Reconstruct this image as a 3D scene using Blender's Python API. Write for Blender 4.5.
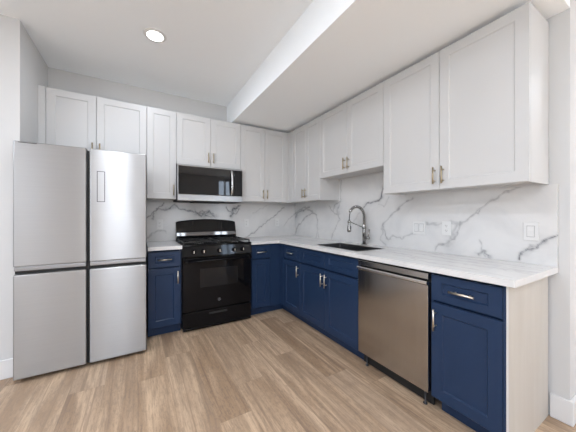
import bpy, bmesh, math, random
import numpy as np
from mathutils import Vector, Matrix
random.seed(4)
PI = math.pi
SC = bpy.context.scene
COL = SC.collection
for o in list(bpy.data.objects): bpy.data.objects.remove(o)

# ------------------------------------------------------------------ camera, light, exposure
YAW = 0.534
cd = bpy.data.cameras.new('camera'); cam = bpy.data.objects.new('camera', cd); COL.objects.link(cam)
cam.location = (-2.1771, -3.4525, 1.2197); cam.rotation_euler = (PI/2, 0, -YAW)
cd.sensor_width = 36; cd.lens = 36*254.75/576; cd.clip_start = .02; cd.clip_end = 200
SC.camera = cam
SC.view_settings.view_transform = 'Standard'; SC.view_settings.look = 'None'
SC.view_settings.gamma = 1; SC.view_settings.use_curve_mapping = False
SC.view_settings.exposure = -0.46
W = bpy.data.worlds.new('world'); SC.world = W; W.use_nodes = True
# bright hazy sky above the horizon, sunlit pale paving below it
def world_nodes():
    nt = W.node_tree; bg = nt.nodes['Background']; bg.inputs[1].default_value = 7.8
    g = nt.nodes.new('ShaderNodeNewGeometry'); sp = nt.nodes.new('ShaderNodeSeparateXYZ'); nt.links.new(g.outputs['Incoming'], sp.inputs[0])
    r = nt.nodes.new('ShaderNodeValToRGB'); e = r.color_ramp.elements
    m_ = nt.nodes.new('ShaderNodeMath'); m_.operation = 'MULTIPLY_ADD'; m_.inputs[1].default_value = -.5; m_.inputs[2].default_value = .5
    nt.links.new(sp.outputs[2], m_.inputs[0]); nt.links.new(m_.outputs[0], r.inputs[0])
    e[0].position = .495; e[0].color = (1.42, 1.54, 1.66, 1); e[1].position = .505; e[1].color = (1.25, 1.45, 1.7, 1)
    for p_, c_ in ((.60, (1.0, 1.25, 1.6, 1)), (.68, (.30, .40, .55, 1)), (1.0, (.2, .3, .45, 1))):
        x = e.new(p_); x.color = c_
    nt.links.new(r.outputs[0], bg.inputs[0])
world_nodes()
def portal(loc, rot, sx, sy):
    l = bpy.data.lights.new('window_portal', 'AREA'); l.shape = 'RECTANGLE'; l.size = sx; l.size_y = sy; l.cycles.is_portal = True
    o = bpy.data.objects.new('window_portal', l); COL.objects.link(o); o.location = loc; o.rotation_euler = rot
for xa, xb, zb in ((-2.80, -2.36, 2.45), (-1.0, -.58, 1.70), (.45, 1.02, 2.60)):
    portal(((xa+xb)/2, -7.0, (.1+zb)/2), (PI/2, 0, 0), xb-xa, zb-.1)
portal((-5.3, -4.5, 1.23), (0, -PI/2, 0), 2.34, 1.2)
# added sun through the rear windows; its floor bounce brightens the ceiling
sl = bpy.data.lights.new('sun', 'SUN'); sl.energy = 70; sl.angle = .02; sl.color = (.95, .98, 1.0)
so = bpy.data.objects.new('sun', sl); COL.objects.link(so); so.rotation_euler = Vector((-.12, .72, -.68)).to_track_quat('-Z', 'Y').to_euler()
# visible ceiling lamp first (housing further down), then unseen fill lamps added for brightness
for lx, ly in [(-2.05, -1.06), (-2.45, -2.6), (-4.3, -2.0), (-3.9, -3.2), (-2.6, -4.2), (-3.9, -4.6), (.6, -5.0), (1.9, -4.2), (-2.5, -5.9), (-3.9, -6.1), (1.9, -6.2)]:
    l = bpy.data.lights.new('downlight_and_fill', 'AREA'); l.shape = 'DISK'; l.size = .14; l.energy = 10 if ly > -1.2 else 26; l.color = (.91, .97, 1.08)
    o = bpy.data.objects.new('downlight_and_fill', l); COL.objects.link(o); o.location = (lx, ly, 2.7263-.012)
SC.cycles.max_bounces = 16; SC.cycles.diffuse_bounces = 10; SC.cycles.glossy_bounces = 6

# ------------------------------------------------------------------ node helpers
def new_mat(name):
    m = bpy.data.materials.new(name); m.use_nodes = True
    nt = m.node_tree; return m, nt, nt.nodes['Principled BSDF']
class N:
    def __init__(s, nt): s.nt = nt
    def link(s, a, b):
        s.nt.links.new(a, b)
    def put(s, sock, v):
        if isinstance(v, bpy.types.NodeSocket): s.link(v, sock)
        else: sock.default_value = v
    def math(s, op, a, b=None, c=None):
        n = s.nt.nodes.new('ShaderNodeMath'); n.operation = op
        for k, v in enumerate((a, b, c)):
            if v is not None: s.put(n.inputs[k], v)
        return n.outputs[0]
    def obj(s):
        return s.nt.nodes.new('ShaderNodeTexCoord').outputs['Object']
    def sep(s, v):
        n = s.nt.nodes.new('ShaderNodeSeparateXYZ'); s.link(v, n.inputs[0]); return n.outputs
    def comb(s, x, y, z):
        n = s.nt.nodes.new('ShaderNodeCombineXYZ')
        for k, v in enumerate((x, y, z)): s.put(n.inputs[k], v)
        return n.outputs[0]
    def mapping(s, v, sc):
        n = s.nt.nodes.new('ShaderNodeMapping'); s.link(v, n.inputs[0]); n.inputs['Scale'].default_value = sc; return n.outputs[0]
    def noise(s, v, scale, detail=4, rough=.55, dist=0):
        n = s.nt.nodes.new('ShaderNodeTexNoise'); s.link(v, n.inputs['Vector'])
        n.inputs['Scale'].default_value = scale; n.inputs['Detail'].default_value = detail
        n.inputs['Roughness'].default_value = rough; n.inputs['Distortion'].default_value = dist
        return n.outputs['Fac']
    def white(s, v, dim='2D'):
        n = s.nt.nodes.new('ShaderNodeTexWhiteNoise'); n.noise_dimensions = dim
        s.link(v, n.inputs['W' if dim == '1D' else 'Vector']); return n.outputs['Value']
    def ramp(s, f, stops, interp='LINEAR'):
        n = s.nt.nodes.new('ShaderNodeValToRGB'); n.color_ramp.interpolation = interp
        e = n.color_ramp.elements
        while len(e) < len(stops): e.new(1)
        for k, (p, c) in enumerate(stops):
            e[k].position = p; e[k].color = (c, c, c, 1) if not hasattr(c, '__len__') else (*c, 1)
        s.put(n.inputs[0], f); return n.outputs[0]
    def mix(s, f, a, b, mode='MIX'):
        n = s.nt.nodes.new('ShaderNodeMix'); n.data_type = 'RGBA'; n.blend_type = mode
        s.put(n.inputs[0], f)
        for k, v in ((6, a), (7, b)):
            s.put(n.inputs[k], v if isinstance(v, bpy.types.NodeSocket) else (*v, 1))
        return n.outputs[2]
    def bump(s, h, strength, dist, bsdf):
        n = s.nt.nodes.new('ShaderNodeBump'); n.inputs['Strength'].default_value = strength; n.inputs['Distance'].default_value = dist
        s.link(h, n.inputs['Height']); s.link(n.outputs[0], bsdf.inputs['Normal'])
def plain(name, col, rough, metal=0, var=.03, vscale=6, bump=0, bscale=200, coat=0, spec=.5):
    m, nt, b = new_mat(name); n = N(nt); v = n.obj()
    f = n.noise(v, vscale, 3)
    lo = tuple(c*(1-var) for c in col); hi = tuple(min(1, c*(1+var)) for c in col)
    n.link(n.mix(f, lo, hi), b.inputs['Base Color'])
    b.inputs['Roughness'].default_value = rough; b.inputs['Metallic'].default_value = metal
    b.inputs['Specular IOR Level'].default_value = spec
    if coat: b.inputs['Coat Weight'].default_value = coat; b.inputs['Coat Roughness'].default_value = .05
    if bump: n.bump(n.noise(v, bscale, 2), bump, .002, b)
    return m
M = {}
M['wall'] = plain('white_wall_paint', (.61, .61, .605), .75, var=.01, bump=.08, bscale=260)
M['ceiling'] = plain('ceiling_paint', (.935, .97, 1.0), .85, var=.01, bump=.08, bscale=220)
M['trim'] = plain('trim_paint', (.72, .72, .72), .4, var=.01)
M['white'] = plain('white_cabinet_paint', (.595, .595, .59), .38, var=.01)
M['blue'] = plain('navy_cabinet_paint', (.018, .037, .084), .28, var=.06, spec=.24)
M['black'] = plain('black_enamel', (.004, .004, .005), .06, var=.1, spec=.22)
M['blackgloss'] = plain('polished_black_panel', (.003, .003, .004), .06, var=.1, spec=.32)
M['blackglass'] = plain('black_glass', (.003, .003, .004), .03, var=.05, spec=.5)
M['ovenglass'] = plain('oven_glass', (.010, .010, .011), .05, spec=.3)
M['glintmetal'] = plain('glint_strip_metal', (.16, .16, .165), .05, 1)
M['iron'] = plain('cast_iron', (.012, .012, .012), .5, var=.2, bump=.3)
M['dark'] = plain('dark_grey_metal', (.035, .035, .038), .5, var=.05)
M['rubber'] = plain('black_plastic', (.01, .01, .01), .6, var=.1)
M['plastic'] = plain('white_plastic', (.71, .71, .70), .3, var=.01)
M['outlinegrey'] = plain('grey_rocker_outline', (.36, .36, .36), .4)
M['slot'] = plain('dark_slot', (.05, .05, .05), .6)
M['brass'] = plain('champagne_metal', (.50, .42, .29), .32, 1, var=.03)
M['champagne_lit'] = plain('lit_champagne_metal', (.80, .74, .64), .34, 1, var=.03)  # lit copy of the handle metal, window light put into its colour
M['nickel'] = plain('brushed_nickel', (.36, .35, .335), .25, 1, var=.04)
M['railgrey'] = plain('grey_rail_metal', (.36, .365, .38), .35, 1)
M['grey'] = plain('grey_emblem', (.35, .36, .38), .3, 1)
def steel(name, col, rough, stretch, wob=.15, brush=None):
    m, nt, b = new_mat(name); n = N(nt); v = n.obj()
    f = n.noise(n.mapping(v, stretch), 1, 3)
    n.link(n.mix(f, tuple(c*.93 for c in col), tuple(c*1.05 for c in col)), b.inputs['Base Color'])
    b.inputs['Metallic'].default_value = 1
    if brush:   # horizontal brushing spreads reflections vertically
        b.inputs['Anisotropic'].default_value = .95; n.link(n.comb(*brush), b.inputs['Tangent'])
    n.link(n.math('MULTIPLY_ADD', f, .12, rough-.06), b.inputs['Roughness'])
    n.bump(n.noise(n.mapping(v, (3, 3, 1.2)), 1.6, 1), wob, .02, b)
    return m
M['steel'] = steel('brushed_steel', (.40, .40, .40), .38, (2, 2, 260), .08, (0, 0, 1))
M['steel2'] = steel('dishwasher_steel', (.46, .445, .43), .20, (1, 30, 1), .10)
M['sinksteel'] = steel('sink_steel', (.20, .20, .205), .35, (40, 3, 40), .02)
M['mwsteel'] = steel('microwave_steel', (.40, .40, .40), .3, (2, 2, 200), .03)
M['trimsteel'] = steel('bright_steel', (.72, .72, .71), .25, (2, 2, 200), .03)

def marble(name, rough):
    m, nt, b = new_mat(name); n = N(nt); v = n.obj()
    a = nt.nodes.new('ShaderNodeAttribute'); a.attribute_name = 'vein'
    fine = n.noise(v, 38, 5, .7)
    k = n.math('MULTIPLY', a.outputs['Fac'], n.ramp(fine, [(.3, .45), (.62, 1.0)]))
    cloud = n.noise(n.mapping(v, (1, 1, 1)), 3.2, 6, .6, .8)
    base = n.mix(n.ramp(cloud, [(.45, 0.), (.8, 1.)]), (.70, .695, .685), (.60, .60, .60))
    n.link(n.mix(k, base, (.10, .105, .12)), b.inputs['Base Color'])
    b.inputs['Roughness'].default_value = rough
    return m
M['marble'] = marble('white_veined_quartz', .16)

def wood_floor():
    m, nt, b = new_mat('oak_plank_floor'); n = N(nt); v = n.obj()
    x, y, z = n.sep(v)
    u = n.math('DIVIDE', n.math('ADD', x, 1.355), .205); xi = n.math('FLOOR', u); xf = n.math('FRACT', u)
    known = {-1: .615, 3: .23, -2: .393, -4: .95, -3: .16, 0: .05, 1: .78, 2: .41, 4: .88, -5: .55, -6: .02, -7: .7, -8: .3}
    stops = []
    for k in range(-14, 16):
        stops.append(((k+14)/30.0, known.get(k, random.random())))
    off = n.ramp(n.math('DIVIDE', n.math('ADD', xi, 14.5), 30.0), stops, 'CONSTANT')
    w = n.math('SUBTRACT', n.math('DIVIDE', y, 1.22), off); yi = n.math('FLOOR', w); yf = n.math('FRACT', w)
    rid = n.white(n.comb(xi, yi, 0)); rid2 = n.white(n.comb(yi, xi, 0))
    pv = n.comb(n.math('ADD', x, n.math('MULTIPLY', rid, 7)), n.math('ADD', y, n.math('MULTIPLY', rid2, 11)), rid)
    grain = n.noise(n.mapping(pv, (42, 2.4, 1)), 1.0, 6, .62, .5)
    broad = n.noise(n.mapping(pv, (9, .8, 1)), 1.0, 4, .55, .9)
    pores = n.noise(n.mapping(pv, (120, 12, 1)), 1.0, 3, .75, .3)
    c = n.mix(n.ramp(broad, [(.36, 0.), (.66, 1.)]), (.63, .46, .31), (.32, .205, .12))
    c = n.mix(n.math('MULTIPLY', n.ramp(grain, [(.46, 0.), (.66, 1.)]), .55), c, (.27, .185, .12))
    streak = n.noise(n.mapping(pv, (26, .55, 1)), 1.0, 3, .5, 1.2)
    c = n.mix(n.math('MULTIPLY', n.ramp(streak, [(.53, 0.), (.66, 1.)]), .6), c, (.20, .125, .08))
    fleck = n.noise(n.mapping(pv, (95, 34, 1)), 1.0, 2, .6, .6)
    c = n.mix(n.math('MULTIPLY', n.math('MULTIPLY', n.ramp(fleck, [(.50, 0.), (.62, 1.)]), n.ramp(broad, [(.40, 0.), (.55, 1.)])), .45), c, (.20, .14, .10))
    c = n.mix(n.math('MULTIPLY', n.ramp(pores, [(.50, 0.), (.66, 1.)]), .6), c, (.22, .155, .11))
    c = n.mix(n.math('MULTIPLY', rid2, .30), c, (.43, .345, .265))
    c = n.mix(1.0, c, n.ramp(rid, [(0, (.95, .95, .955)), (1, (1.06, 1.06, 1.05))]), 'MULTIPLY')
    ex = n.math('MINIMUM', xf, n.math('SUBTRACT', 1.0, xf)); ey = n.math('MINIMUM', yf, n.math('SUBTRACT', 1.0, yf))
    e = n.math('MINIMUM', n.math('MULTIPLY', ex, .205), n.math('MULTIPLY', ey, 1.22))
    seam = n.ramp(e, [(.0008, 1.), (.0028, 0.)])
    c = n.mix(n.math('MULTIPLY', seam, .30), c, (.17, .12, .085))
    n.link(c, b.inputs['Base Color'])
    n.link(n.math('MULTIPLY_ADD', grain, .15, .36), b.inputs['Roughness'])
    b.inputs['Specular IOR Level'].default_value = .35
    n.bump(n.math('SUBTRACT', grain, seam), .12, .002, b)
    return m
M['floor'] = wood_floor()
def ply():
    m, nt, b = new_mat('pale_maple_ply'); n = N(nt); v = n.obj()
    f = n.noise(n.mapping(v, (14, 14, 1.2)), 1, 5, .6, .6); g = n.noise(n.mapping(v, (90, 90, 6)), 1, 3, .6)
    c = n.mix(n.ramp(f, [(.35, 0.), (.7, 1.)]), (.55, .52, .475), (.50, .465, .415))
    c = n.mix(n.math('MULTIPLY', g, .3), c, (.50, .465, .41))
    n.link(c, b.inputs['Base Color']); b.inputs['Roughness'].default_value = .5
    return m
M['ply'] = ply()
def emit(name, col, s):
    m, nt, b = new_mat(name); b.inputs['Base Color'].default_value = (*col, 1)
    b.inputs['Emission Color'].default_value = (*col, 1); b.inputs['Emission Strength'].default_value = s
    return m
M['lamp'] = emit('lamp_diffuser', (1, .98, .94), 14)
def glass():
    m, nt, b = new_mat('window_glass'); n = N(nt)
    t = nt.nodes.new('ShaderNodeBsdfTransparent'); g = nt.nodes.new('ShaderNodeBsdfGlossy'); g.inputs['Roughness'].default_value = .02
    mx = nt.nodes.new('ShaderNodeMixShader'); mx.inputs[0].default_value = .06
    nt.links.new(t.outputs[0], mx.inputs[1]); nt.links.new(g.outputs[0], mx.inputs[2])
    nt.links.new(mx.outputs[0], nt.nodes['Material Output'].inputs['Surface'])
    return m
M['glass'] = glass()

# ------------------------------------------------------------------ mesh helpers
MAT = {}
def merge(bm, t):
    me = bpy.data.meshes.new('t'); t.to_mesh(me); bm.from_mesh(me); bpy.data.meshes.remove(me); t.free()
def box(bm, x0, x1, y0, y1, z0, z1, bev=0, seg=2):
    t = bmesh.new(); bmesh.ops.create_cube(t, size=1)
    x0, x1 = sorted((x0, x1)); y0, y1 = sorted((y0, y1)); z0, z1 = sorted((z0, z1))
    bmesh.ops.scale(t, vec=(x1-x0, y1-y0, z1-z0), verts=t.verts)
    bmesh.ops.translate(t, vec=((x0+x1)/2, (y0+y1)/2, (z0+z1)/2), verts=t.verts)
    if bev: bmesh.ops.bevel(t, geom=list(t.edges), offset=bev, segments=seg, affect='EDGES', profile=.5)
    merge(bm, t)
def tube(bm, pts, r, n=10, caps=True):
    pts = [Vector(p) for p in pts]; rs = r if hasattr(r, '__len__') else [r]*len(pts)
    rings = []; up = None
    for i, p in enumerate(pts):
        d = (pts[min(i+1, len(pts)-1)]-pts[max(i-1, 0)]).normalized()
        if up is None:
            up = d.orthogonal().normalized()
        up = (up-d*up.dot(d)).normalized(); s = d.cross(up)
        rings.append([bm.verts.new(p+(up*math.cos(a)+s*math.sin(a))*rs[i]) for a in (2*PI*k/n for k in range(n))])
    for a, b in zip(rings, rings[1:]):
        for k in range(n):
            f = bm.faces.new((a[k], a[(k+1) % n], b[(k+1) % n], b[k])); f.smooth = True
    if caps:
        bm.faces.new(rings[0][::-1]); bm.faces.new(rings[-1])
def lathe(bm, prof, c, axis='z', n=24, smooth=True):
    rings = []
    for r, h in prof:
        ring = []
        for k in range(n):
            a = 2*PI*k/n; u, v = r*math.cos(a), r*math.sin(a)
            p = {'z': (u, v, h), 'y': (u, h, v), 'x': (h, u, v)}[axis]
            ring.append(bm.verts.new(Vector(c)+Vector(p)))
        rings.append(ring)
    for a, b in zip(rings, rings[1:]):
        for k in range(n):
            f = bm.faces.new((a[k], a[(k+1) % n], b[(k+1) % n], b[k])); f.smooth = smooth
    bm.faces.new(rings[0]); bm.faces.new(rings[-1])
def loft(bm, loops, smooth=False, cap=True):
    L = [[bm.verts.new(p) for p in lp] for lp in loops]; n = len(L[0])
    for a, b in zip(L, L[1:]):
        for k in range(n):
            f = bm.faces.new((a[k], a[(k+1) % n], b[(k+1) % n], b[k])); f.smooth = smooth
    if cap: bm.faces.new(L[0]); bm.faces.new(L[-1])
def rect(x0, x1, z0, z1, y, i=0):
    return [(x0+i, y, z0+i), (x1-i, y, z0+i), (x1-i, y, z1-i), (x0+i, y, z1-i)]
def shaker(bm, x0, x1, z0, z1, yb, t=.02, rail=.063, rec=.008, rz=None):
    # panelled door: flat frame, small sloped step, recessed centre panel; front faces -y
    yf = yb-t; rz = rz or rail
    def inner(d, y): return [(x0+rail+d, y, z0+rz+d), (x1-rail-d, y, z0+rz+d), (x1-rail-d, y, z1-rz-d), (x0+rail+d, y, z1-rz-d)]
    loft(bm, [rect(x0, x1, z0, z1, yb), rect(x0, x1, z0, z1, yf+.0018), rect(x0, x1, z0, z1, yf, .0018), inner(0, yf), inner(.006, yf+rec)])
def obj(name, bm, mat, parent=None, local=False):
    bmesh.ops.recalc_face_normals(bm, faces=bm.faces)
    if parent is not None and not local: bm.transform(MAT[parent.name].inverted())
    me = bpy.data.meshes.new(name); bm.to_mesh(me); bm.free()
    o = bpy.data.objects.new(name, me); COL.objects.link(o)
    me.materials.append(M[mat] if isinstance(mat, str) else mat)
    if parent is not None:
        o.parent = parent; MAT[o.name] = MAT[parent.name]
    else: MAT[o.name] = Matrix()
    return o
def tag(o, label, cat, group=None):
    o['label'] = label; o['category'] = cat
    if group: o['group'] = group
def thing(name, label, cat, loc, rotz=0, group=None):
    o = bpy.data.objects.new(name, None); COL.objects.link(o)
    o.empty_display_size = .1
    o.location = loc; o.rotation_euler = (0, 0, rotz)
    MAT[o.name] = Matrix.Translation(loc) @ Matrix.Rotation(rotz, 4, 'Z')
    tag(o, label, cat, group); return o
def struct(name, bm, mat, parent=None):
    o = obj(name, bm, mat, parent); 
    if parent is None: o['kind'] = 'structure'
    return o
B = bmesh.new
def one(name, mat, parent, *a, local=False, **k):
    bm = B(); box(bm, *a, **k); return obj(name, bm, mat, parent, local)

# ------------------------------------------------------------------ room shell
HC, HS = 2.7263, 2.435
XL, YL, YR = -2.953, -.722, -3.01
XF, XR, YB = -5.3, 2.6, -7.0
bm = B(); box(bm, XF-.1, XR+.1, YB-.1, .1, -.1, 0); struct('floor', bm, 'floor')
bm = B(); box(bm, XF-.1, XR+.1, YB-.1, .1, HC, HC+.1); struct('ceiling', bm, 'ceiling')
bm = B(); box(bm, -1.1193, -.0005, YR, -.0005, HS, HC-.0005); struct('ceiling_soffit', bm, 'ceiling')
bm = B(); box(bm, XL, 0, 0, .1, 0.0005, HC-.0005); struct('wall_back', bm, 'wall')
bm = B(); box(bm, XF, XL, YL, .1, 0.0005, HC-.0005); struct('wall_left', bm, 'wall')
bm = B(); box(bm, 0, XR, YR, .1, 0.0005, HC-.0005); struct('wall_right', bm, 'wall')
bm = B(); box(bm, XR, XR+.1, YB, YR, 0.0005, HC-.0005); struct('wall_far_right', bm, 'wall')
WX = [(-2.80, -2.36), (-1.0, -.58), (.45, 1.02)]; WZ = [(.10, 2.45), (.10, 1.70), (.10, 2.60)]
bm = B()
xs = [XF]+[v for p in WX for v in p]+[XR]
for k in range(0, len(xs), 2): box(bm, xs[k], xs[k+1], YB-.1, YB, .0005, HC-.0005)
for (a, b_), wz in zip(WX, WZ):
    box(bm, a, b_, YB-.1, YB, .0005, wz[0]); box(bm, a, b_, YB-.1, YB, wz[1], HC-.0005)
struct('wall_rear', bm, 'wall')
LY = (-5.1, -3.9); LZ = (.06, 2.4)
bm = B()
box(bm, XF-.1, XF, YB, LY[0], .0005, HC-.0005); box(bm, XF-.1, XF, LY[1], .1, .0005, HC-.0005)
box(bm, XF-.1, XF, *LY, .0005, LZ[0]); box(bm, XF-.1, XF, *LY, LZ[1], HC-.0005)
struct('wall_far_left', bm, 'wall')
def window(num, axis, a, b_, z0, z1, pos):
    def bx(bm, u0, u1, w0, w1, d0, d1):
        if axis == 'x': box(bm, u0, u1, pos+d0, pos+d1, w0, w1)
        else: box(bm, pos+d0, pos+d1, u0, u1, w0, w1)
    bm = B(); t = .05; mid = (a+b_)/2
    bx(bm, a, a+t, z0, z1, -.08, -.02); bx(bm, b_-t, b_, z0, z1, -.08, -.02)
    bx(bm, a+t, b_-t, z0, z0+t, -.08, -.02); bx(bm, a+t, b_-t, z1-t, z1, -.08, -.02)
    bx(bm, mid-.03, mid+.03, z0+t, z1-t, -.08, -.02)
    w = struct('window_%d' % num, bm, 'trim')
    bm = B(); bx(bm, a+t, mid-.03, z0+t, z1-t, -.053, -.047); bx(bm, mid+.03, b_-t, z0+t, z1-t, -.053, -.047)
    obj('pane', bm, 'glass', w)
for k, (a, b_) in enumerate(WX): window(k+1, 'x', a, b_, *WZ[k], YB)
window(4, 'y', LY[0], LY[1], LZ[0], LZ[1], XF)
def baseboard(side, pts):
    # pts: floor line of the wall; board thickness outwards to the right of travel
    bm = B()
    for (x0, y0, x1, y1) in pts: box(bm, x0, x1, y0, y1, 0.0005, .142, bev=.003, seg=1)
    struct('baseboard_'+side, bm, 'trim')
baseboard('left', [(XF, YL-.016, XL, YL)])
baseboard('right', [(-.016, YR-.016, 0, -2.928), (0, YR-.016, XR, YR)])

# ------------------------------------------------------------------ veined stone
def wob(P, seed, amp, ks):
    r = np.random.RandomState(seed); out = np.zeros(P.shape)
    for k, a in ks:
        for j in range(2):
            for _ in range(4):
                th = r.rand()*2*PI; ph = r.rand()*2*PI; kk = k*(.7+.6*r.rand())
                out[:, j] += a*amp*np.sin(P[:, 0]*kk*math.cos(th)+P[:, 1]*kk*math.sin(th)+ph)
    return out
KS = [(14, .5), (33, .34), (80, .2), (170, .12)]
def vein_field(P, veins, seed=1, amp=.012):
    Q = P+wob(P, seed, amp, KS)
    thick = .5+.5*np.sin(P[:, 0]*23+1.3*np.sin(P[:, 1]*31))*np.sin(P[:, 1]*19+2)
    f = np.zeros(len(P))
    for pts, a, w in veins:
        d = np.full(len(P), 9.)
        for (x0, y0), (x1, y1) in zip(pts, pts[1:]):
            e = np.array((x1-x0, y1-y0)); t = np.clip(((Q-(x0, y0))@e)/max(1e-9, e@e), 0, 1)
            d = np.minimum(d, np.hypot(*(Q-(x0, y0)-t[:, None]*e).T))
        ww = w*(.45+.75*thick)
        f = np.maximum(f, a*(1.05*np.exp(-(d/ww)**2)+.22*np.exp(-(d/(ww*3.4))**2)))
    return np.clip(f, 0, 1)
def slab(name, us, vs, skip, place, t, veins, seed, mat='marble', amp=.012, fade=False):
    """slab cut from a fine grid: us x vs cells, skip(u,v) leaves a hole; place(u,v,w) -> world, w = 0 face, 1 back"""
    us = np.array(us); vs = np.array(vs); nu, nv = len(us), len(vs)
    cu = (us[:-1]+us[1:])/2; cv = (vs[:-1]+vs[1:])/2
    keep = np.array([[not skip(a, b_) for b_ in cv] for a in cu])
    U, V = np.meshgrid(us, vs, indexing='ij'); P = np.stack([U.ravel(), V.ravel()], 1)
    f = vein_field(P, veins, seed, amp)
    if fade:   # keep the cut edges plain
        d = np.minimum.reduce([P[:, 0]-us[0], P[:, 1]-vs[0]]); f = f*np.clip(d/.012, 0, 1)
        f = np.where((np.abs(P[:, 0]+DC) < .006) & (P[:, 1] < -DC), 0, f); f = np.where((np.abs(P[:, 1]+DC) < .006) & (P[:, 0] < -DC), 0, f)
    verts = [place(u, v, 0) for u, v in P]+[place(u, v, 1) for u, v in P]
    I = lambda i, j: i*nv+j
    n = nu*nv; faces = []
    for i in range(nu-1):
        for j in range(nv-1):
            if not keep[i, j]: continue
            q = (I(i, j), I(i+1, j), I(i+1, j+1), I(i, j+1)); faces.append(q); faces.append(tuple(k+n for k in q[::-1]))
            for (di, dj, a, b_) in ((-1, 0, q[3], q[0]), (1, 0, q[1], q[2]), (0, -1, q[0], q[1]), (0, 1, q[2], q[3])):
                ii, jj = i+di, j+dj
                if not (0 <= ii < nu-1 and 0 <= jj < nv-1 and keep[ii, jj]): faces.append((b_, a, a+n, b_+n))
    used = sorted({k for q in faces for k in q}); mp = {k: i for i, k in enumerate(used)}
    me = bpy.data.meshes.new(name)
    me.from_pydata([verts[k] for k in used], [], [tuple(mp[k] for k in q) for q in faces]); me.update()
    at = me.attributes.new('vein', 'FLOAT', 'POINT'); ff = np.concatenate([f, f])[used]
    at.data.foreach_set('value', ff.astype(np.float32))
    bm = B(); bm.from_mesh(me); bmesh.ops.recalc_face_normals(bm, faces=bm.faces); bm.to_mesh(me); bm.free()
    o = bpy.data.objects.new(name, me); COL.objects.link(o); me.materials.append(M[mat]); MAT[o.name] = Matrix()
    return o
def grid(brk, step):
    out = []
    for a, b_ in zip(brk, brk[1:]):
        k = max(1, int(round((b_-a)/step))); out += [a+(b_-a)*i/k for i in range(k)]
    return out+[brk[-1]]
RV = [
 ([(-.06,1.22),(-.2,1.30),(-.38,1.34)],.30,.03), ([(-.98,1.26),(-1.03,1.30),(-1.05,1.25)],.25,.022), ([(-2.79,.985),(-2.85,1.03),(-2.92,1.07)],.35,.022),  # veins of the right hand slab: (distance along the wall, height), strength, half width
 ([(-1.109,1.662),(-1.089,1.527),(-1.082,1.409),(-1.061,1.346),(-1.022,1.295),(-1.061,1.165),(-.975,1.057),(-.894,.906)],.42,.008),
 ([(-.874,1.337),(-.956,1.271),(-1.05,1.245)],.45,.008), ([(-1.082,1.409),(-.966,1.347),(-.937,1.284),(-1.013,1.245)],.5,.009),
 ([(-.035,.95),(-.125,1.086),(-.325,1.2),(-.505,1.262),(-.407,1.322),(-.29,1.37)],.6,.010),
 ([(-.041,1.243),(-.277,1.363),(-.457,1.285),(-.583,1.22)],.55,.011), ([(-.041,1.204),(-.195,1.296),(-.432,1.365)],.6,.014),
 ([(-.457,1.292),(-.588,1.206),(-.606,1.041),(-.553,.867)],.42,.008), ([(-.606,1.041),(-.656,.889)],.35,.007),
 ([(-1.709,1.516),(-1.695,1.42),(-1.656,1.39),(-1.516,1.382),(-1.455,1.32)],.85,.0095), ([(-1.455,1.32),(-1.366,1.242),(-1.284,1.15)],.25,.007),
 ([(-1.709,1.516),(-1.73,1.58),(-1.72,1.662)],.7,.008),
 ([(-2.012,1.388),(-1.925,1.333),(-1.87,1.268),(-1.763,1.195),(-1.7,1.108),(-1.712,1.026),(-1.751,.984)],.5,.007),
 ([(-1.70,1.09),(-1.66,.98),(-1.72,.93)],.35,.008),
 ([(-1.751,.984),(-1.836,1.014),(-1.925,1.004),(-2.032,1.05),(-2.15,1.143),(-2.282,1.155),(-2.386,1.167)],.36,.006),
 ([(-1.646,1.355),(-1.721,1.326),(-1.792,1.418)],.28,.007),
 ([(-2.231,.943),(-2.257,.981),(-2.332,.997),(-2.386,1.034),(-2.425,1.118),(-2.436,1.173)],.45,.007),
 ([(-2.343,.997),(-2.378,1.06),(-2.403,1.157),(-2.356,1.18)],.32,.019),
 ([(-2.422,1.15),(-2.464,1.184),(-2.549,1.242),(-2.588,1.278),(-2.643,1.33),(-2.7,1.362),(-2.782,1.406)],.5,.006),
 ([(-2.549,1.242),(-2.57,1.234),(-2.601,1.288)],.5,.005),
 ([(-2.755,.926),(-2.774,.97),(-2.82,1.009),(-2.868,1.022),(-2.892,1.065),(-2.964,1.108)],.85,.0085),
 ([(-2.81,.999),(-2.834,1.044),(-2.891,1.052),(-2.926,1.074)],.5,.010),
 ([(-2.591,.931),(-2.573,.987),(-2.57,1.037)],.4,.005), ([(-2.563,.934),(-2.588,.959),(-2.61,.933)],.6,.006)]
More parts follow.
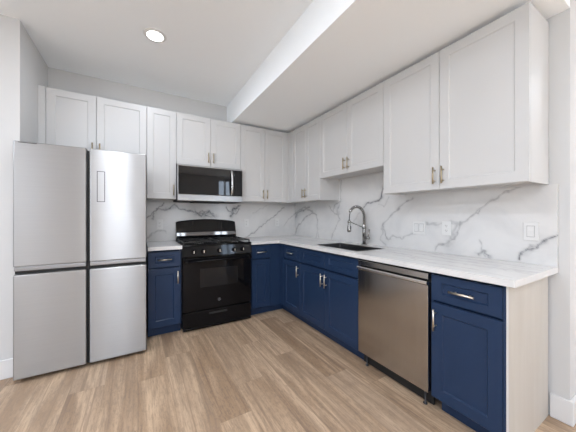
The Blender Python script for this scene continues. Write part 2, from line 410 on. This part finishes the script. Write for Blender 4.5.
BV = [
 ([(-1.52,1.255),(-1.43,1.225),(-1.33,1.26),(-1.28,1.22)],0.46,0.039), ([(-1.06,1.20),(-1.03,1.27),(-1.0,1.34)],0.41,0.030), ([(-1.95,1.30),(-1.86,1.31),(-1.75,1.335)],0.30,0.025),  # veins of the back slab: (distance along the wall, height)
 ([(-2.09,1.196),(-2.001,1.267),(-1.945,1.332),(-1.909,1.39)],0.74,0.010),
 ([(-2.048,1.172),(-1.985,1.304),(-1.888,1.296),(-1.782,1.356),(-1.673,1.308),(-1.526,1.271),(-1.405,1.233),(-1.309,1.206)],0.74,0.011),
 ([(-1.526,1.284),(-1.464,1.22),(-1.362,1.299),(-1.283,1.206)],0.81,0.016), ([(-1.489,1.259),(-1.4,1.285),(-1.296,1.26)],0.68,0.021),
 ([(-1.077,1.192),(-1.034,1.247),(-1.023,1.307),(-.933,1.375)],0.88,0.014), ([(-1.133,1.343),(-1.091,1.275),(-1.006,1.248),(-.948,1.318)],0.74,0.011),
 ([(-.843,.934),(-.724,.995),(-.584,1.109),(-.403,1.197),(-.318,1.281),(-.22,1.369)],0.61,0.008),
 ([(-.22,1.08),(-.129,1.173),(-.018,1.236)],0.41,0.007), ([(-.736,1.249),(-.593,1.323),(-.495,1.399)],0.27,0.007),
 ([(-2.06,.96),(-1.98,1.03),(-1.86,1.05)],0.41,0.009)]
TB = .02; CT, CB = .914, .879
ZB = 1.4110; ZBS = 1.662
o = slab('backsplash', grid([-2.962, -1.9485, -1.0485, -TB-.0005], .0065), grid([CT+.0005, ZB, ZBS], .0065),
         lambda u, v: v > ZB and not (-1.9485 < u < -1.0485), lambda u, v, w: (-TB+w*(TB-.0005), u, v), TB, RV, 3)
tag(o, 'white marble-look backsplash with grey veins on the right wall behind the sink', 'backsplash')
o = slab('backsplash', grid([-2.0895, -.0205], .0065), grid([CT+.0005, 1.384], .0065),
         lambda u, v: False, lambda u, v, w: (u, -TB+w*(TB-.0005), v), TB, BV, 8)
tag(o, 'white marble-look backsplash with grey veins on the back wall behind the stove', 'backsplash')
# worktops
r = random.Random(11); TV = []
for k in range(34):
    y = -r.random()*2.9; x = -.04-r.random()*.56; L = .25+r.random()*.7; s = (r.random()-.5)*.28
    TV.append(([(x, y), (x+s*L*.5+(r.random()-.5)*.03, y-L*.5), (x+s*L, y-L)], .10+.20*r.random(), .003+.005*r.random()))
for k in range(8):
    x = -.6-r.random()*1.5; y = -.05-r.random()*.55
    TV.append(([(x, y), (x+.25, y+(r.random()-.5)*.2), (x+.5, y+(r.random()-.5)*.3)], .15+.2*r.random(), .005))
TV += [([(-.09, -1.95), (-.13, -2.3), (-.17, -2.62), (-.16, -2.95)], .30, .004), ([(-.30, -2.02), (-.36, -2.2), (-.38, -2.38)], .34, .006), ([(-.45, -2.3), (-.5, -2.5), (-.52, -2.75)], .3, .006)]
SX, SY = (-.54, -.20), (-1.86, -1.27)
DC = .6426
cx = -1.0105
o = slab('countertop', grid([cx, -DC, SX[0], SX[1], -.0005], .009), grid([-2.9624, SY[0], SY[1], -DC, -.0005], .009),
         lambda u, v: (u < -DC and v < -DC) or (SX[0] < u < SX[1] and SY[0] < v < SY[1]),
         lambda u, v, w: (u, v, CT-w*(CT-CB)), .035, TV, 5, fade=True)
tag(o, 'L-shaped white veined stone countertop holding the sink, right of the stove', 'countertop')
o = slab('countertop', grid([-2.089, -1.7795], .01), grid([-DC, -.0005], .01), lambda u, v: False,
         lambda u, v, w: (u, v, CT-w*(CT-CB)), .035, TV, 5, fade=True)
tag(o, 'short piece of white stone countertop between the refrigerator and the stove', 'countertop')

# ------------------------------------------------------------------ cabinets
def pull(parent, x, z, yf, vertical, L=.128, mat='champagne_lit'):
    bm = B(); y = yf-.030
    if vertical:
        tube(bm, [(x, y, z-L/2), (x, y, z+L/2)], .006, 10)
        for s in (-1, 1): tube(bm, [(x, yf+.0005, z+s*.038), (x, y, z+s*.038)], .0045, 8)
    else:
        tube(bm, [(x-L/2, y, z), (x+L/2, y, z)], .006, 10)
        for s in (-1, 1): tube(bm, [(x+s*.038, yf+.0005, z), (x+s*.038, y, z)], .0045, 8)
    return obj('handle', bm, mat, parent, local=True)
UD = .2945
def upper(label, loc, rot, w, h, doors, fillers=(), x_in=0, depth=UD):
    """doors: (x0, x1, handle side or None); local x runs left to right seen from the front, y = 0 at the wall"""
    c = thing('wall_cabinet', label, 'cabinet', loc, rot, None)
    bm = B(); t = .018
    x0 = x_in
    box(bm, x0+.0005, x0+t, -depth, -.001, 0, h); box(bm, w-t, w-.0005, -depth, -.001, 0, h)
    box(bm, x0+t, w-t, -depth, -.001, h-t, h); box(bm, x0+t, w-t, -depth, -.001, .014, .014+t)
    box(bm, x0+t, w-t, -.014, -.001, .014+t, h-t)
    box(bm, x0+t, w-t, -.022, -.014, .0, .014)
    box(bm, x0+t, w-t, -depth, -depth+t, 0, .06)
    obj('body', bm, 'white', c, local=True)
    for (a, b_, side) in doors:
        bm = B(); shaker(bm, a+.0015, b_-.0015, .001, h-.002, -depth-.001, .019, rec=.006)
        d = obj('door', bm, 'white', c, local=True)
        if side: pull(d, b_-.030 if side == 'r' else a+.030, .0985, -depth-.020, True, .12, 'brass')
    for (a, b_) in fillers:
        one('filler_strip', 'white', c, a+.0005, b_-.0005, -depth-.0205, -depth+.0, 0.0, h, local=True)
    return c
ZU, HT = 1.4122, 2.4057
HU = HT-ZU
R = -PI/2
upper('white two-door wall cabinet above the refrigerator', (-2.9525, 0, 1.776), 0, .8623, HT-1.776,
      [(.052, .4255, 'r'), (.4255, .8623, 'l')], [(0, .052)])
upper('tall narrow white single-door wall cabinet between refrigerator and microwave', (-2.0895, 0, ZU), 0, .2932, HU, [(0, .2932, 'r')])
upper('short white two-door wall cabinet directly above the microwave', (-1.7959, 0, 1.8175), 0, .7634, HT-1.8175,
      [(0, .3842, 'r'), (.3842, .7634, 'l')])
upper('white two-door wall cabinet right of the microwave, on the back wall', (-1.0321, 0, ZU), 0, .7345, HU,
      [(0, .344, 'r'), (.344, .690, 'l')], [(.690, .7173)])
upper('white two-door corner wall cabinet on the right wall', (0, 0, ZU), R, 1.0468, HU,
      [(.43, .737, 'r'), (.737, 1.0468, 'l')], [(.3155, .43)], x_in=.2985)
upper('short white two-door wall cabinet over the sink and faucet', (0, -1.0473, 1.6633), R, .9020, HT-1.6633,
      [(0, .451, 'r'), (.451, .902, 'l')])
upper('large white two-door wall cabinet at the near end of the right wall', (0, -1.9499, ZU), R, .9716, HU,
      [(0, .482, 'r'), (.482, .9716, 'l')])
BD = .589
def base(label, loc, rot, w, fronts, fillers=(), x_in=0, open_top=False, kick=(0, None), kx=.527):
    c = thing('base_cabinet', label, 'cabinet', loc, rot, None)
    bm = B(); t = .018; x0 = x_in; zt = .8785; ro = .012 if open_top else .05
    box(bm, x0+.0005, x0+t, -BD, -.001, .1, zt); box(bm, w-t, w-.0005, -BD, -.001, .1, zt)
    box(bm, x0+t, w-t, -BD, -.001, .1, .118); box(bm, x0+t, w-t, -.014, -.001, .118, zt)
    box(bm, x0+t, w-t, -BD+ro, -BD+ro+t, zt-.04, zt); box(bm, x0+t, w-t, -BD+.012, -BD+.012+t, .68, .72)
    box(bm, x0+t, w-t, -BD, -BD+t, .118, .15)
    if not open_top: box(bm, x0+t, w-t, -BD+.07, -.014, zt-t, zt)
    obj('body', bm, 'blue', c, local=True)
    one('toe_kick', 'blue', c, kick[0]+.0005, (kick[1] or w)-.0005, -kx, -kx+.016, 0, .1, local=True)
    for (a, b_, kind, handle) in fronts:
        bm = B(); yb = -BD-.001
        if kind == 'door': shaker(bm, a+.002, b_-.002, .107, .6905, yb, .019); nm = 'door'
        else: shaker(bm, a+.002, b_-.002, .7055, .860, yb, .019, rail=.060, rz=.044, rec=.010); nm = kind
        d = obj(nm, bm, 'blue', c, local=True); yf = -BD-.020
        if handle == 'h': pull(d, (a+b_)/2, .782, yf, False)
        elif handle: pull(d, b_-.030 if handle == 'r' else a+.030, .592, yf, True)
    for (a, b_) in fillers:
        one('filler_strip', 'blue', c, a+.0005, b_-.0005, -BD-.0205, -BD, .1, .8785, local=True)
    return c
base('navy base cabinet with one drawer and door between refrigerator and stove', (-2.0895, 0, 0), 0, .3095,
     [(0, .300, 'drawer', 'h'), (0, .300, 'door', 'r')])
base('navy base cabinet just right of the stove, one drawer over one door', (-1.0075, 0, 0), 0, .415,
     [(.006, .254, 'drawer', 'h'), (.006, .254, 'door', None)], [(.254, .3975)], kick=(0, .497))
base('narrow navy corner base cabinet on the right wall, far side of the sink', (0, 0, 0), R, 1.0632,
     [(.69, 1.0632, 'drawer', 'h'), (.69, 1.0632, 'door', 'r')], [(.611, .69)], x_in=.5925, kick=(.5275, None))
base('wide navy two-door sink cabinet with two false drawer fronts', (0, -1.0638, 0), R, .8732,
     [(0, .4365, 'drawer_front', None), (.4365, .8732, 'drawer_front', None), (0, .4365, 'door', 'r'), (.4365, .8732, 'door', 'l')], open_top=True)
c = base('navy end base cabinet with pale plywood side, nearest the camera by the dishwasher', (0, -2.5340, 0), R, .3755,
     [(.010, .3715, 'drawer', 'h'), (.010, .3715, 'door', 'l')], kick=(.03, None))
p = one('end_panel', 'ply', c, .376, .3875, -BD-.001, -.0165, .0, .8785, local=True); p['label'] = 'pale bare plywood side panel'
one('face_edge', 'blue', c, .3725, .3838, -BD-.0195, -BD-.0015, .0, .8785, local=True)
p = one('edge_strip', 'white', c, .3840, .3875, -BD-.0195, -BD-.0015, .0, .8785, local=True); p['label'] = 'thin white edge strip'

# ------------------------------------------------------------------ refrigerator
FX0, FX1, FY = -2.948, -2.107, -.874
f = thing('refrigerator', 'tall stainless steel four-door refrigerator in the left alcove', 'refrigerator', (-2.524, -.5, 0))
one('body', 'dark', f, FX0+.004, FX1-.004, -.808, -.10, .035, 1.745, bev=.004)
for (a, b_, z0, z1) in ((FX0, -2.5275, .849, 1.766), (-2.5095, FX1, .849, 1.766), (FX0, -2.5275, .032, .792), (-2.5095, FX1, .032, .792)):
    d = one('door', 'steel', f, a, b_, FY, -.812, z0, z1, bev=.009, seg=3)
    if z0 > .5 and a > -2.6:
        bm = B(); x0, x1, w0, w1 = -2.461, -2.407, 1.335, 1.586; e = .0045
        box(bm, x0, x1, FY-.0006, FY+.002, w0, w0+e); box(bm, x0, x1, FY-.0006, FY+.002, w1-e, w1)
        box(bm, x0, x0+e, FY-.0006, FY+.002, w0, w1); box(bm, x1-e, x1, FY-.0006, FY+.002, w0, w1)
        p = obj('display_outline', bm, 'dark', d); p['label'] = 'thin grey rectangular outline of the touch display'
    if z0 > .5 and a < -2.6:
        p = one('hinge_slot', 'rubber', d, -2.92, -2.82, FY-.0006, FY+.004, 1.7535, 1.7585)
for (a, b_) in ((FX0+.004, -2.531), (-2.506, FX1-.004)):
    one('grip_rail', 'railgrey', f, a, b_, -.868, -.812, .818, .847, bev=.003)
    one('grip_shadow_gap', 'rubber', f, a, b_, -.846, -.812, .795, .815)
one('centre_seal', 'rubber', f, -2.529, -2.508, -.840, -.810, .04, 1.75)
for x in (FX0+.06, FX1-.06):
    for y in (-.76, -.18):
        bm = B(); lathe(bm, [(.022, .0005), (.022, .012), (.012, .015), (.012, .0355)], (x, y, 0)); obj('foot', bm, 'rubber', f)
one('bottom_grille', 'rubber', f, FX0+.02, FX1-.02, -.80, -.78, .008, .036)
one('hinge_cover', 'dark', f, FX0+.01, FX0+.09, -.84, -.74, 1.7465, 1.772, bev=.004)
one('hinge_cover', 'dark', f, FX1-.09, FX1-.01, -.84, -.74, 1.7465, 1.772, bev=.004)

# ------------------------------------------------------------------ stove
X0, X1 = -1.776, -1.013; XC = (X0+X1)/2
s = thing('gas_stove', 'black freestanding gas range with backguard between navy base cabinets', 'stove', (XC, -.33, 0))
one('body', 'black', s, X0, X1, -.595, -.03, .03, .896, bev=.003)
one('cooktop', 'black', s, X0, X1, -.628, -.112, .8965, .914, bev=.005)
bm = B(); loft(bm, [[(x, -.596, .778), (x, -.628, .780), (x, -.634, .790), (x, -.616, .8955), (x, -.596, .8955)] for x in (X0, X1)])
cp = obj('control_panel', bm, 'blackgloss', s)
kn = B()
for dx in (-.272, -.17, 0, .17, .272):
    bm = B(); zc = .838; yc = -.627
    lathe(bm, [(.024, .004), (.024, -.004), (.019, -.007), (.0175, -.026), (.015, -.029)], (XC+dx, yc, zc), 'y', 20)
    box(bm, XC+dx-.0045, XC+dx+.0045, yc-.036, yc-.022, zc-.017, zc+.017, bev=.001, seg=1)
    k = obj('knob', bm, 'black', s)
    bm = B(); box(bm, XC+dx-.0030, XC+dx+.0030, yc-.0370, yc-.0358, zc-.012, zc+.016); obj('pointer_glint', bm, 'champagne_lit', k)  # pale bar, widened to paint in the knob's highlight
d = one('oven_door', 'black', s, X0+.004, X1-.004, -.632, -.5965, .213, .770, bev=.005)
one('window', 'ovenglass', d, -1.600, -1.180, -.6335, -.631, .452, .652, bev=.0006, seg=1)
bm = B(); tube(bm, [(X0+.03, -.672, .742), (X1-.03, -.672, .742)], .0115, 14)
box(bm, X0+.018, X0+.05, -.684, -.630, .728, .756, bev=.004); box(bm, X1-.05, X1-.018, -.684, -.630, .728, .756, bev=.004)
obj('handle', bm, 'black', d)
bm = B()
lathe(bm, [(.0165, -.6318), (.0165, -.6332), (.0145, -.6332), (.0145, -.6318)], (-1.394, 0, .300), 'y', 24, False)
for sx in (-1, 1):   # two looping script strokes inside the ring
    pts = [(-1.394+sx*.005+.0045*math.cos(a)*sx, -.6330, .300+.0075*math.sin(a)) for a in (k*PI/6 for k in range(1, 12))]
    tube(bm, pts, .0009, 6)
    tube(bm, [(-1.394+sx*.001, -.6330, .300), (-1.394+sx*.0055, -.6330, .2995)], .0009, 6)
p = obj('emblem', bm, 'grey', d); p['label'] = 'small round grey maker emblem'
dr = one('drawer', 'black', s, X0+.004, X1-.004, -.630, -.5965, .040, .200, bev=.005)
bm = B(); box(bm, -1.505, -1.305, -.6345, -.629, .152, .172, bev=.002); obj('handle', bm, 'rubber', dr)
bm = B(); loft(bm, [[(x, -.60, .012), (x, -.625, .012), (x, -.632, .030), (x, -.625, .0385), (x, -.60, .0385)] for x in (X0+.006, X1-.006)]); obj('kick_strip', bm, 'black', s)
for x in (X0+.05, X1-.05):
    for y in (-.55, -.09):
        bm = B(); lathe(bm, [(.02, .0005), (.02, .012), (.012, .014), (.012, .031)], (x, y, 0)); obj('foot', bm, 'rubber', s)
# backguard with a crowned top edge and a shelf-like lower lip
bm = B(); loops = []
for k in range(25):
    t = k/24; x = X0+.006+(X1-X0-.012)*t; zt = 1.150+.030*(1-(2*t-1)**2)
    if k in (0, 24): zt -= .006
    loops.append([(x, -.031, .900), (x, -.100, .900), (x, -.100, .960), (x, -.100, 1.018), (x, -.098, 1.0225), (x, -.088, 1.026), (x, -.056, zt-.012), (x, -.051, zt-.003), (x, -.040, zt), (x, -.031, zt)])
loft(bm, loops)
bg = obj('backguard', bm, 'blackgloss', s)
bm = B(); loft(bm, [[(x, -.101, .972), (x, -.111, .972), (x, -.1125, .976), (x, -.1115, 1.014), (x, -.109, 1.019), (x, -.101, 1.020)] for x in (X0+.010, X1-.010)])
p = obj('glint_strip', bm, 'glintmetal', s); p['label'] = 'polished strip added for the bright window reflection along the foot of the backguard'  # added metal strip, stands in for window reflections on the black lip
# burners and grates
for bx_, by_, br in ((XC-.19, -.47, .045), (XC-.19, -.24, .034), (XC+.19, -.47, .034), (XC+.19, -.24, .045)):
    bm = B(); lathe(bm, [(br+.02, .9145), (br+.018, .917), (br, .918), (br*.96, .9265)], (bx_, by_, 0)); q = obj('burner', bm, 'nickel', s)
    bm = B(); lathe(bm, [(br*.98, .927), (br, .930), (br*.9, .934), (br*.3, .935)], (bx_, by_, 0)); obj('burner_cap', bm, 'iron', q)
for gx in (-1, 1):
    cxg = XC+gx*.188; x0, x1, y0, y1 = cxg-.176, cxg+.176, -.60, -.135; zb = .945; w = .006
    bm = B()
    for x in (x0, x1): box(bm, x-w, x+w, y0, y1, zb-.012, zb, bev=.002, seg=1)
    for y in (y0, (y0+y1)/2, y1): box(bm, x0, x1, y-w, y+w, zb-.012, zb, bev=.002, seg=1)
    for yc in (-.47, -.24):
        for a in range(4):
            an = a*PI/2+PI/4
            p0 = Vector((cxg+.03*math.cos(an), yc+.03*math.sin(an), zb-.005)); p1 = Vector((cxg+.17*math.cos(an), yc+.108*math.sin(an), zb-.006))
            tube(bm, [p0, p1], .0055, 6)
    for x in (x0, x1):
        for y in (y0, y1): box(bm, x-w, x+w, y-w, y+w, .9145, zb-.01)
    obj('grate', bm, 'iron', s)

# ------------------------------------------------------------------ microwave
MX0, MX1, MY = -1.7935, -1.0345, -.385
m = thing('microwave', 'black and stainless over-the-range microwave under the short wall cabinet', 'microwave', (XC-.02, -.2, 1.39))
one('body', 'dark', m, MX0, MX1, -.345, -.003, 1.392, 1.812, bev=.003)
d = one('door', 'blackglass', m, MX0+.012, -1.1400, MY, -.346, 1.468, 1.785, bev=.003)
one('frame_top', 'mwsteel', m, MX0, MX1, MY-.001, -.346, 1.7865, 1.806, bev=.003)
one('frame_side', 'mwsteel', m, MX0, MX0+.011, MY-.001, -.346, 1.467, 1.7855, bev=.002)
one('bottom_trim', 'mwsteel', m, MX0, MX1, MY-.004, -.346, 1.394, 1.4665, bev=.004)
cpn = one('control_panel', 'blackglass', m, -1.1385, MX1, MY, -.346, 1.468, 1.785, bev=.003)
bm = B(); pts = [(-1.178, MY-.008-.032*math.sin(PI*t)**.6 if 0 < t < 1 else MY+.001, 1.478+.300*t) for t in (k/16 for k in range(17))]
tube(bm, pts, .0135, 12); obj('handle', bm, 'trimsteel', d)
one('vent_grille', 'rubber', m, MX0+.19, MX1-.22, -.36, -.04, 1.384, 1.3925)
for k in range(5):
    for j in range(3): one('key', 'dark', cpn, -1.115+j*.024, -1.103+j*.024, MY-.0006, MY+.002, 1.50+k*.03, 1.504+k*.03)

# ------------------------------------------------------------------ dishwasher
Y0, Y1 = -2.5295, -1.9410
w = thing('dishwasher', 'stainless steel dishwasher built in between navy base cabinets', 'dishwasher', (-.3, (Y0+Y1)/2, 0))
one('body', 'rubber', w, -.578, -.03, Y0, Y1, .10, .874)
d = one('door', 'steel2', w, -.614, -.584, Y0+.002, Y1-.002, .112, .786, bev=.004)
bm = B(); loft(bm, [[(-.586, y, .788), (-.624, y, .788), (-.632, y, .794), (-.632, y, .806), (-.626, y, .812), (-.600, y, .806), (-.586, y, .800)] for y in (Y0+.002, Y1-.002)])
obj('handle', bm, 'trimsteel', d)
one('control_strip', 'steel2', w, -.614, -.584, Y0+.002, Y1-.002, .822, .860, bev=.003)
one('kick_plate', 'rubber', w, -.548, -.53, Y0+.004, Y1-.004, .012, .105)
for y in (Y0+.05, Y1-.05):
    bm = B(); lathe(bm, [(.013, .0005), (.013, .006), (.006, .008), (.006, .099)], (-.562, y, 0)); obj('foot', bm, 'dark', w)

# ------------------------------------------------------------------ sink and faucet
k = thing('kitchen_sink', 'rectangular stainless steel sink set into the stone countertop below the faucet', 'sink', ((SX[0]+SX[1])/2, (SY[0]+SY[1])/2, .68))
bm = B(); e = .008; zt, zb = .8775, .69
def rr(x0, x1, y0, y1, z, r, n=5):
    out = []
    for (cx_, cy_, a0) in ((x1-r, y1-r, 0), (x0+r, y1-r, PI/2), (x0+r, y0+r, PI), (x1-r, y0+r, 3*PI/2)):
        for i in range(n+1):
            a = a0+i*PI/2/n; out.append((cx_+r*math.cos(a), cy_+r*math.sin(a), z))
    return out
a0, a1, b0, b1 = SX[0]+.002, SX[1]-.002, SY[0]+.002, SY[1]-.002; zr = CT+.0022
loft(bm, [rr(a0+.06, a1-.06, b0+.06, b1-.06, zb-.002, .02), rr(a0, a1, b0, b1, zb, .02), rr(a0, a1, b0, b1, CT+.0004, .004), rr(a0-.014, a1+.014, b0-.014, b1+.014, CT+.0004, .012), rr(a0-.014, a1+.014, b0-.014, b1+.014, zr-.0004, .012),
          rr(a0-.012, a1+.012, b0-.012, b1+.012, zr, .012), rr(a0+.003, a1-.003, b0+.003, b1-.003, zr, .006), rr(a0+.004, a1-.004, b0+.004, b1-.004, zr-.004, .01), rr(a0+.006, a1-.006, b0+.006, b1-.006, zb+.02, .02), rr(a0+.02, a1-.02, b0+.02, b1-.02, zb+.003, .02), rr(a0+.12, a1-.12, b0+.2, b1-.2, zb+.002, .02)], smooth=False)
obj('basin', bm, 'sinksteel', k)
bm = B(); lathe(bm, [(.045, zb+.004), (.045, zb+.007), (.03, zb+.007), (.028, zb+.005)], ((SX[0]+SX[1])/2, (SY[0]+SY[1])/2, 0)); obj('drain', bm, 'nickel', k)

FXP, FYP = -.088, -1.52
f = thing('kitchen_faucet', 'tall nickel spring-neck faucet with pull-down sprayer behind the sink', 'faucet', (FXP, FYP, CT))
bm = B(); lathe(bm, [(.029, CT+.0005), (.029, CT+.006), (.022, CT+.010)], (FXP, FYP, 0)); obj('base', bm, 'nickel', f)
bm = B(); lathe(bm, [(.0185, CT+.010), (.0185, CT+.175), (.0165, CT+.18), (.0165, CT+.215), (.012, CT+.22)], (FXP, FYP, 0)); obj('body', bm, 'nickel', f)
path = [Vector((FXP, FYP, z)) for z in np.linspace(CT+.20, 1.212, 10)]
RA = .108
path += [Vector((FXP-RA+RA*math.cos(a), FYP, 1.212+RA*math.sin(a)*.98)) for a in np.linspace(.08, PI*.80, 40)]
bm = B(); tube(bm, path, .0085, 10); obj('neck_hose', bm, 'dark', f)
bm = B(); hel = []; turns = 46; npt = turns*10
cum = [0]
for a, b_ in zip(path, path[1:]): cum.append(cum[-1]+(b_-a).length)
for i in range(npt+1):
    sd = cum[-1]*i/npt; j = max(q for q in range(len(cum)) if cum[q] <= sd+1e-9); j = min(j, len(path)-2)
    tt = (sd-cum[j])/(cum[j+1]-cum[j]); P = path[j].lerp(path[j+1], tt); T = (path[j+1]-path[j]).normalized()
    n1 = Vector((0, 1, 0)); n2 = T.cross(n1); a = 2*PI*turns*i/npt
    hel.append(P+(n1*math.cos(a)+n2*math.sin(a))*.0125)
tube(bm, hel, .0030, 5); obj('spring', bm, 'nickel', f)
end = path[-1]; hx = end.x-.020
bm = B(); lathe(bm, [(.014, -.012), (.0165, -.008), (.0165, .012), (.012, .016)], (end.x-.004, FYP, end.z-.004)); obj('spring_collar', bm, 'nickel', f)
bm = B(); tube(bm, [(end.x-.006, FYP, end.z-.008), (end.x-.016, FYP, end.z-.05), (hx, FYP, end.z-.09), (hx, FYP, 1.165)], .0045, 8); obj('spray_hose', bm, 'dark', f)
bm = B(); lathe(bm, [(.011, 1.178), (.013, 1.17), (.014, 1.13), (.019, 1.105), (.021, 1.065), (.018, 1.056)], (hx, FYP, 0)); q = obj('spray_head', bm, 'nickel', f)
one('spray_button', 'dark', q, hx-.006, hx+.006, FYP-.024, FYP-.014, 1.085, 1.115, bev=.002)
bm = B(); tube(bm, [(FXP, FYP, 1.095), (FXP-.05, FYP, 1.108), (hx+.018, FYP, 1.158)], .0055, 8)
lathe(bm, [(.0185, 1.150), (.0185, 1.166), (.015, 1.166), (.015, 1.150)], (hx, FYP, 0)); lathe(bm, [(.0215, 1.082), (.0215, 1.108), (.0186, 1.108), (.0186, 1.082)], (FXP, FYP, 0))
obj('docking_arm', bm, 'nickel', f)
bm = B(); tube(bm, [(FXP, FYP-.017, .987), (FXP, FYP-.068, .987)], .0155, 14)
h = obj('valve', bm, 'nickel', f)
bm = B(); tube(bm, [(FXP, FYP-.058, .995), (FXP+.002, FYP-.061, 1.03), (FXP+.008, FYP-.064, 1.080)], [.0065, .0075, .008], 8); obj('lever', bm, 'nickel', h)

# ------------------------------------------------------------------ outlets and switches (built facing -y, then turned)
def plate(label, loc, rot, wd, ht, kind, n, name, cat):
    t = thing(name, label, cat, loc, rot)
    one('cover_plate', 'plastic', t, -wd/2, wd/2, -.0065, -.0004, -ht/2, ht/2, bev=.0035, local=True)
    for i in range(n):
        cxp = (i-(n-1)/2)*.046
        if kind == 'rocker':
            bm = B(); loft(bm, [[(cxp+sx*.0165, -.0066, -.033), (cxp+sx*.0165, -.0085, -.033), (cxp+sx*.0165, -.0115, .0), (cxp+sx*.0165, -.0085, .033), (cxp+sx*.0165, -.0066, .033)] for sx in (-1, 1)])
            obj('rocker', bm, 'plastic', t, local=True)
            one('rocker_outline', 'outlinegrey', t, cxp-.0195, cxp+.0195, -.0072, -.006, -.036, .036, local=True)  # grey sheet drawn as the outline of the gap round the rocker
        else:
            for zc in (-.0195, .0195):
                bm = B(); lathe(bm, [(.0165, -.0064), (.0165, -.0085), (.0158, -.009)], (cxp, 0, zc), 'y', 20)
                q = obj('socket', bm, 'plastic', t, local=True)
                bm = B()
                box(bm, cxp-.0075, cxp-.0052, -.0094, -.0088, zc-.002, zc+.007); box(bm, cxp+.0052, cxp+.0075, -.0094, -.0088, zc-.002, zc+.006)
                box(bm, cxp-.002, cxp+.002, -.0094, -.0088, zc-.0105, zc-.0062)
                obj('slots', bm, 'slot', q, local=True)
    return t
plate('white duplex outlet on the backsplash between refrigerator and stove', (-1.946, -TB, 1.118), 0, .070, .115, 'socket', 1, 'wall_outlet', 'outlet')
plate('white duplex outlet on the back wall just right of the stove', (-.838, -TB, 1.122), 0, .070, .115, 'socket', 1, 'wall_outlet', 'outlet')
plate('white duplex outlet on the back wall nearest the room corner', (-.345, -TB, 1.120), 0, .070, .115, 'socket', 1, 'wall_outlet', 'outlet')
plate('white double rocker switch on the right wall behind the dishwasher', (-TB, -2.098, 1.116), R, .116, .115, 'rocker', 2, 'light_switch', 'switch')
plate('white duplex outlet on the right wall beside the double switch', (-TB, -2.331, 1.121), R, .072, .115, 'socket', 1, 'wall_outlet', 'outlet')
plate('white single rocker switch near the end of the right wall backsplash', (-TB, -2.844, 1.122), R, .075, .118, 'rocker', 1, 'light_switch', 'switch')

# ------------------------------------------------------------------ ceiling lamp
t = thing('recessed_ceiling_light', 'round glowing recessed ceiling light above the refrigerator area', 'ceiling light', (-2.05, -1.06, HC))
bm = B(); lathe(bm, [(.060, HC-.0005), (.086, HC-.0005), (.086, HC-.004), (.078, HC-.008), (.062, HC-.008)], (-2.05, -1.06, 0), n=40); obj('trim_ring', bm, 'trim', t)
bm = B(); lathe(bm, [(.061, HC-.0082), (.061, HC-.0095), (.04, HC-.0105)], (-2.05, -1.06, 0), n=40); obj('diffuser', bm, 'lamp', t)
